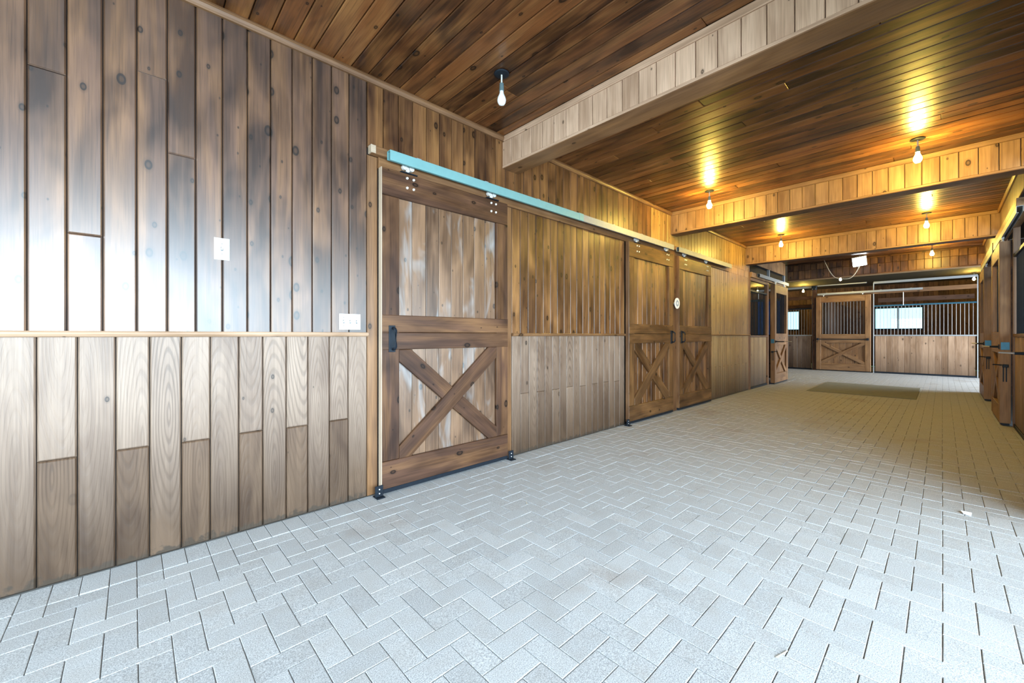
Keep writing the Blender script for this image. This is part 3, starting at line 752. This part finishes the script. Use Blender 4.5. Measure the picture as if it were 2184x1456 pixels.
for (a, b, lab) in ((6.9, 9.75, 'pale right-hand track above the nearer stall door'), (9.95, 12.75, 'pale right-hand track above the farther stall door')):
    tr = track('door_track', fr0, a, b, 2.50, 2.575, 0.05, 0.10, [(a, b, 'galv')], lab)
    bd('track_fascia', tr, fr0, a, b, 2.575, 2.66, 0.0, 0.10, 'beam', 'u')
tag(box('wall_right_end', None, 12.82, 12.94, -4.4, -0.645, 0, CZ, 'inner'), 'end wall of the right-hand stalls facing the cross aisle', 'wall', None, 'structure')
tag(box('wall_right_stall', None, 6.5, 12.82, -3.4, -3.3, 0, CZ, 'blue'), 'back wall of the right-hand stalls, painted as blue shade', 'wall', None, 'structure')
tag(box('wall_right_light_block', None, -2.4, 0.7, -0.74, -0.68, 0.0, 0.55, 'inner'), 'unseen low screen added across the side doorway to hold back daylight', 'wall', None, 'structure')  # unseen blocker, added to cut daylight on the wainscot and near floor
tag(box('wall_right_lintel', None, -2.5, 0.7, -0.78, -0.66, 2.22, CZ, 'inner'), 'wall above the open side doorway beside the camera', 'wall', None, 'structure')
tag(box('wall_right_lintel', None, 0.7, 5.4, -0.80, -0.68, 2.05, CZ, 'inner'), 'wall above the second side doorway', 'wall', None, 'structure')
tag(box('wall_right_near', None, 4.05, 5.42, -0.80, -0.70, 0, 2.05, 'inner'), 'right wall behind the nearest right-hand sliding door', 'wall', None, 'structure')
tag(box('wall_behind', None, -2.42, -2.32, -0.76, 3.0, 2.5, CZ, 'upper'), 'wall above the open barn end behind the camera', 'wall', None, 'structure')

# left stall interior
tag(box('wall_left_stall', None, 9.86, 13.0, 5.6, 5.7, 0, CZ, 'blue'), 'back wall inside the left stall, painted as blue shade', 'wall', None, 'structure')
tag(box('wall_left_stall_side', None, 9.74, 9.86, D + 0.12, 5.7, 0, CZ, 'inner'), 'side wall inside the left stall', 'wall', None, 'structure')
sg = stall_front('stall_partition', Frame((13.0, 0, 0), (0, -1, 0), (-1, 0, 0)), -5.55, -2.98, 'dark barred side partition inside the left stall', top=2.16, sill=1.19, mat='inner', bar_mat='iron', frame_mat='iron', post_top=2.3, rail_top=False)
bd('blue_shade_panel', sg, Frame((13.0, 0, 0), (0, -1, 0), (-1, 0, 0)), -3.62, -3.0, 1.21, 2.15, -0.05, -0.035, 'blue')  # added panel that carries the bluish shade behind the bars

# ------------------------------------------------------------------ far row of stalls
wall_far = tag(box('wall_far', None, BX + 0.021, BX + 0.14, -5.2, 7.2, 0, 1.43, 'back'), 'dark board back wall behind the far stalls', 'wall', None, 'structure')
fb = Frame((BX, 0, 0), (0, -1, 0), (-1, 0, 0))
WINS = [(1.78, 0.50), (5.35, 4.22)]
WZ0, WZ1 = 1.43, 2.235
box('upper_backing', wall_far, BX + 0.021, BX + 0.14, -5.2, 7.2, WZ1, CZ + 0.1, 'back')
for (a, b) in ((7.2, 5.35), (4.22, 1.78), (0.50, -5.2)): box('pier_backing', wall_far, BX + 0.021, BX + 0.14, b, a, WZ0, WZ1, 'back')
u = -6.2
while u < 1.9:
    y = -(u + PITCH / 2); inw = any(b - 0.06 < y < a + 0.06 for a, b in WINS)
    if inw:
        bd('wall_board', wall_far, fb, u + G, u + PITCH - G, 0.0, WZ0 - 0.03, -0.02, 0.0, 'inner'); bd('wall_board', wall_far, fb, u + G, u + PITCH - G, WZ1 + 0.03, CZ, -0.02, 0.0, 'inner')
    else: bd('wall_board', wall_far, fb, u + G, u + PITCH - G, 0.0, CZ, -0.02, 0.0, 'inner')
    u += PITCH
for k, (a, b) in enumerate(WINS):
    wn = thing('window_%d' % (k + 1), (BX, (a + b) / 2, WZ0), 'wide bright stall window behind the far right bars' if k == 0 else 'stall window behind the far left bars', 'window', None, 'structure')
    for (z0, z1) in ((WZ0 - 0.04, WZ0 + 0.02), (WZ1 - 0.02, WZ1 + 0.04)): bd('sash_rail', wn, fb, -a - 0.04, -b + 0.04, z0, z1, -0.10, 0.012, 'iron', 'u')
    for u in (-a - 0.02, -b + 0.02, -(a + b) / 2): bd('sash_stile', wn, fb, u - 0.025, u + 0.025, WZ0, WZ1, -0.10, 0.01, 'iron')
    for (c, d) in ((-a, -(a + b) / 2), (-(a + b) / 2, -b)): bd('pane', wn, fb, c + 0.005, d - 0.005, WZ0, WZ1, -0.06, -0.055, 'glass', 'u', 0.0005)

stall_front('stall_partition', FF, -1.503, 0.671, 'far stall front of pale planks below a long row of bars', top=2.10, sill=1.19)
stall_front('stall_partition', FF, -4.75, -3.09, 'far stall front left of the far stall door', top=2.10, sill=1.19, mat='wains', frame_mat='galv', top_mat='iron')
stall_door(8, Frame((FX, 2.967, 0), (0, -1, 0), (-1, 0, 0)), 1.408, 'far stall door with barred opening above an X brace', bar=True, tall=2.50)
t = thing('trim_9', (FX, 1.2, 0), 'timber posts and transom boards across the far stall row', 'trim', None, 'structure')
bd('timber_post', t, FF, -3.09, -2.975, 0.0, 2.76, -0.06, 0.03, 'frame', 'z')
bd('transom_board', t, FF, -1.50, 0.66, 2.51, 2.63, -0.02, 0.02, 'trim', 'u'); bd('transom_board', t, FF, -3.0, -1.5, 2.52, 2.64, -0.02, 0.018, 'trim', 'u')
bd('transom_board', t, FF, -4.9, -3.10, 2.44, 2.56, -0.02, 0.02, 'frame', 'u')
bd('brace_board', t, FF, -1.49, 0.66, 2.30, 2.44, -1.2, -1.14, 'inner', 'u'); bd('brace_board', t, FF, -4.9, -3.1, 2.20, 2.34, -1.2, -1.14, 'frame', 'u')
bd('head_tube', t, FF, -2.95, -1.67, 2.875, 2.91, -0.04, 0.0, 'galv', 'u')
bx_ = thing('junction_box', (FX, 3.03, 2.76), 'black box on top of the far timber post', 'box')
bd('box_body', bx_, FF, -3.10, -2.965, 2.76, 2.91, -0.05, 0.05, 'iron', 'z', 0.008)
bd('box_cover', bx_, FF, -3.085, -2.98, 2.775, 2.895, 0.05, 0.058, 'iron', 'z', 0.003)
for du in (-3.075, -2.99): rod('box_screw', bx_, FF.p(du, 2.79, 0.056), FF.p(du, 2.79, 0.062), 0.008, 'zinc', 6)
track('door_track', FF, -2.93, -0.40, 2.56, 2.62, 0.05, 0.10, [(-2.93, -0.40, 'galv')], 'far silver track above the far stall door')
rod('hanging_wire', t, FF.p(-0.82, 2.12, 0.03), FF.p(-0.82, 2.52, 0.03), 0.008, 'steel', 6)
wp = tag(box('wall_partition', None, FX + 0.13, BX - 0.03, 2.76, 2.80, 0, 2.4, 'back'), 'board partition between the far stalls, behind the far door', 'wall', None, 'structure')
fp_ = Frame((0, 2.76, 0), (1, 0, 0), (0, -1, 0))
for k in range(26): bd('wall_board', wp, fp_, FX + 0.14 + k * 0.135, FX + 0.273 + k * 0.135, 0.0, 2.4, 0, 0.02, 'inner', 'z')
tag(box('wall_cross_left', None, 9.8, BX, 6.0, 6.1, 0, CZ, 'inner'), 'left end wall of the cross aisle', 'wall', None, 'structure')
tag(box('wall_cross_right', None, FX, BX, -2.4, -2.3, 0, CZ, 'inner'), 'right end wall of the far stalls', 'wall', None, 'structure')
stall_front('stall_partition', FF, 0.72, 2.25, 'far stall front hidden past the right-hand doors', top=2.10, sill=1.19)

tag(box('ground', None, -40, 70, -60, 60, -0.35, -0.13, 'grass'), 'green lawn outside the barn', 'ground', None, 'structure')

# ------------------------------------------------------------------ lamps
BULB = [(0.006, -0.105), (0.020, -0.100), (0.029, -0.085), (0.032, -0.068), (0.029, -0.050), (0.020, -0.030), (0.0145, -0.015), (0.0145, 0.0)]
def bulb(x, y, label, lit=True, z=CZ, drop=0.045):
    t = thing('hanging_bulb', (x, y, z), label, 'lamp', 'bare bulbs hanging from the ceiling')
    lathe('cover_plate', t, (x, y, z - 0.012), [(0.056, 0.012), (0.056, 0.004), (0.045, 0.0)][::-1], 'iron')
    rod('cable', t, (x, y, z - 0.010), (x, y, z - drop - 0.03), 0.006, 'plastic')
    so = rod('socket', t, (x, y, z - drop - 0.085), (x, y, z - drop - 0.03), 0.018, 'socket', 14, 0.015)
    lathe('bulb', so, (x, y, z - drop - 0.083), BULB, 'bulb_on' if lit else 'bulb_off', 16, 'bulb')
bulb(1.963, 2.205, 'unlit white bulb under the near ceiling, before the nearest beam', False)
bulb(5.576, 0.165, 'lit bulb near the right, between first and second beams')
bulb(5.573, 2.115, 'lit bulb near the left wall, between first and second beams')
bulb(8.98, 2.10, 'lit bulb near the left wall, between second and third beams')
bulb(9.06, 0.17, 'lit bulb near the right, between second and third beams')
bulb(12.30, 0.15, 'lit bulb in front of the farthest beam')
bulb(15.9, 2.15, 'lit bulb over the cross aisle, above the far stall door')
bulb(19.1, 3.72, 'lit bulb inside the far left stall, above the far door track')
bulb(18.75, -0.66, 'lit bulb inside the far right stall, beside the head rail')
bulb(18.0, 5.0, 'lit bulb seen through the left stall front')

# flood light with its looping cord
t = thing('flood_light', (12.72, 1.36, 3.0), 'rectangular bright white flood light under the ceiling before the farthest beam', 'lamp')
Mf = axes((12.74, 1.37, 2.985), (0.69, 0.0, -0.72), (-0.70, -0.20, -0.67))
link('housing', board_mesh(0.27, 0.27, 0.035, 0.008, M['plastic']), t, Mf)
link('lens', board_mesh(0.25, 0.25, 0.008, 0.003, M['led']), t, Mf @ Matrix.Translation((0, 0, 0.0355)))
rod('bracket', t, (12.72, 1.36, 2.96), (12.72, 1.36, CZ), 0.012, 'plastic')
pts = []
A, B_ = Vector((12.8, 2.06, CZ)), Vector((12.66, 1.33, 2.90))
for k in range(17):
    s = k / 16; p = A.lerp(B_, s); p.z -= 0.50 * 4 * s * (1 - s) * (0.92 + 0.08 * math.sin(9 * s)); pts.append(p)
tag(tube('power_cord', None, pts, 0.008, 'cord'), 'cream power cord looping down to the flood light', 'cord')
t = thing('dome_lamp', (12.9, 3.25, CZ), 'pale dome lamp seen through the transom over the left stall', 'lamp')
lathe('lamp_base', t, (12.9, 3.25, CZ - 0.03), [(0.10, 0.0), (0.10, 0.03)], 'plastic')
lathe('dome_shade', t, (12.9, 3.25, CZ - 0.12), [(0.04, 0.0), (0.11, 0.015), (0.16, 0.05), (0.17, 0.09)], 'shade')

# ------------------------------------------------------------------ things on the floor
tag(hb('rubber_mat', None, 10.54, 12.85, 0.33, 2.0, 0.0015, 0.012, 'mat', 'y', True, 0.006), 'flat olive-grey rubber mat on the pavers before the cross aisle', 'mat')
def straw(x, y, rz, l, lab, mat='straw'):
    me = cyl_mesh(0.0016, l, M[mat], 5)
    o = link('straw', me, None, Matrix.Translation((x, y, 0.0025)) @ Matrix.Rotation(rz, 4, 'Z') @ Matrix.Rotation(PI / 2, 4, 'Y'))
    tag(o, lab, 'straw', 'straws on the pavers')
straw(1.73, 0.42, -0.3, 0.07, 'single pale straw lying on the pavers in the right foreground')
straw(2.02, 2.0, 0.9, 0.05, 'short straw on the pavers before the first sliding door')
ps = link('paper_scrap', mesh(('paper_scrap',), [(-.03, -.02, 0), (.02, -.024, .006), (.034, .01, .002), (.0, .026, .012), (-.026, .014, .003), (-.03, -.02, .003), (.02, -.024, .009), (.034, .01, .005), (.0, .026, .015), (-.026, .014, .006)],
    [(4, 3, 2, 1, 0), (5, 6, 7, 8, 9), (0, 1, 6, 5), (1, 2, 7, 6), (2, 3, 8, 7), (3, 4, 9, 8), (4, 0, 5, 9)], M['sign']), None, Matrix.Translation((4.05, -0.11, 0.001)))
tag(ps, 'small white paper scrap on the pavers by the right edge', 'scrap')
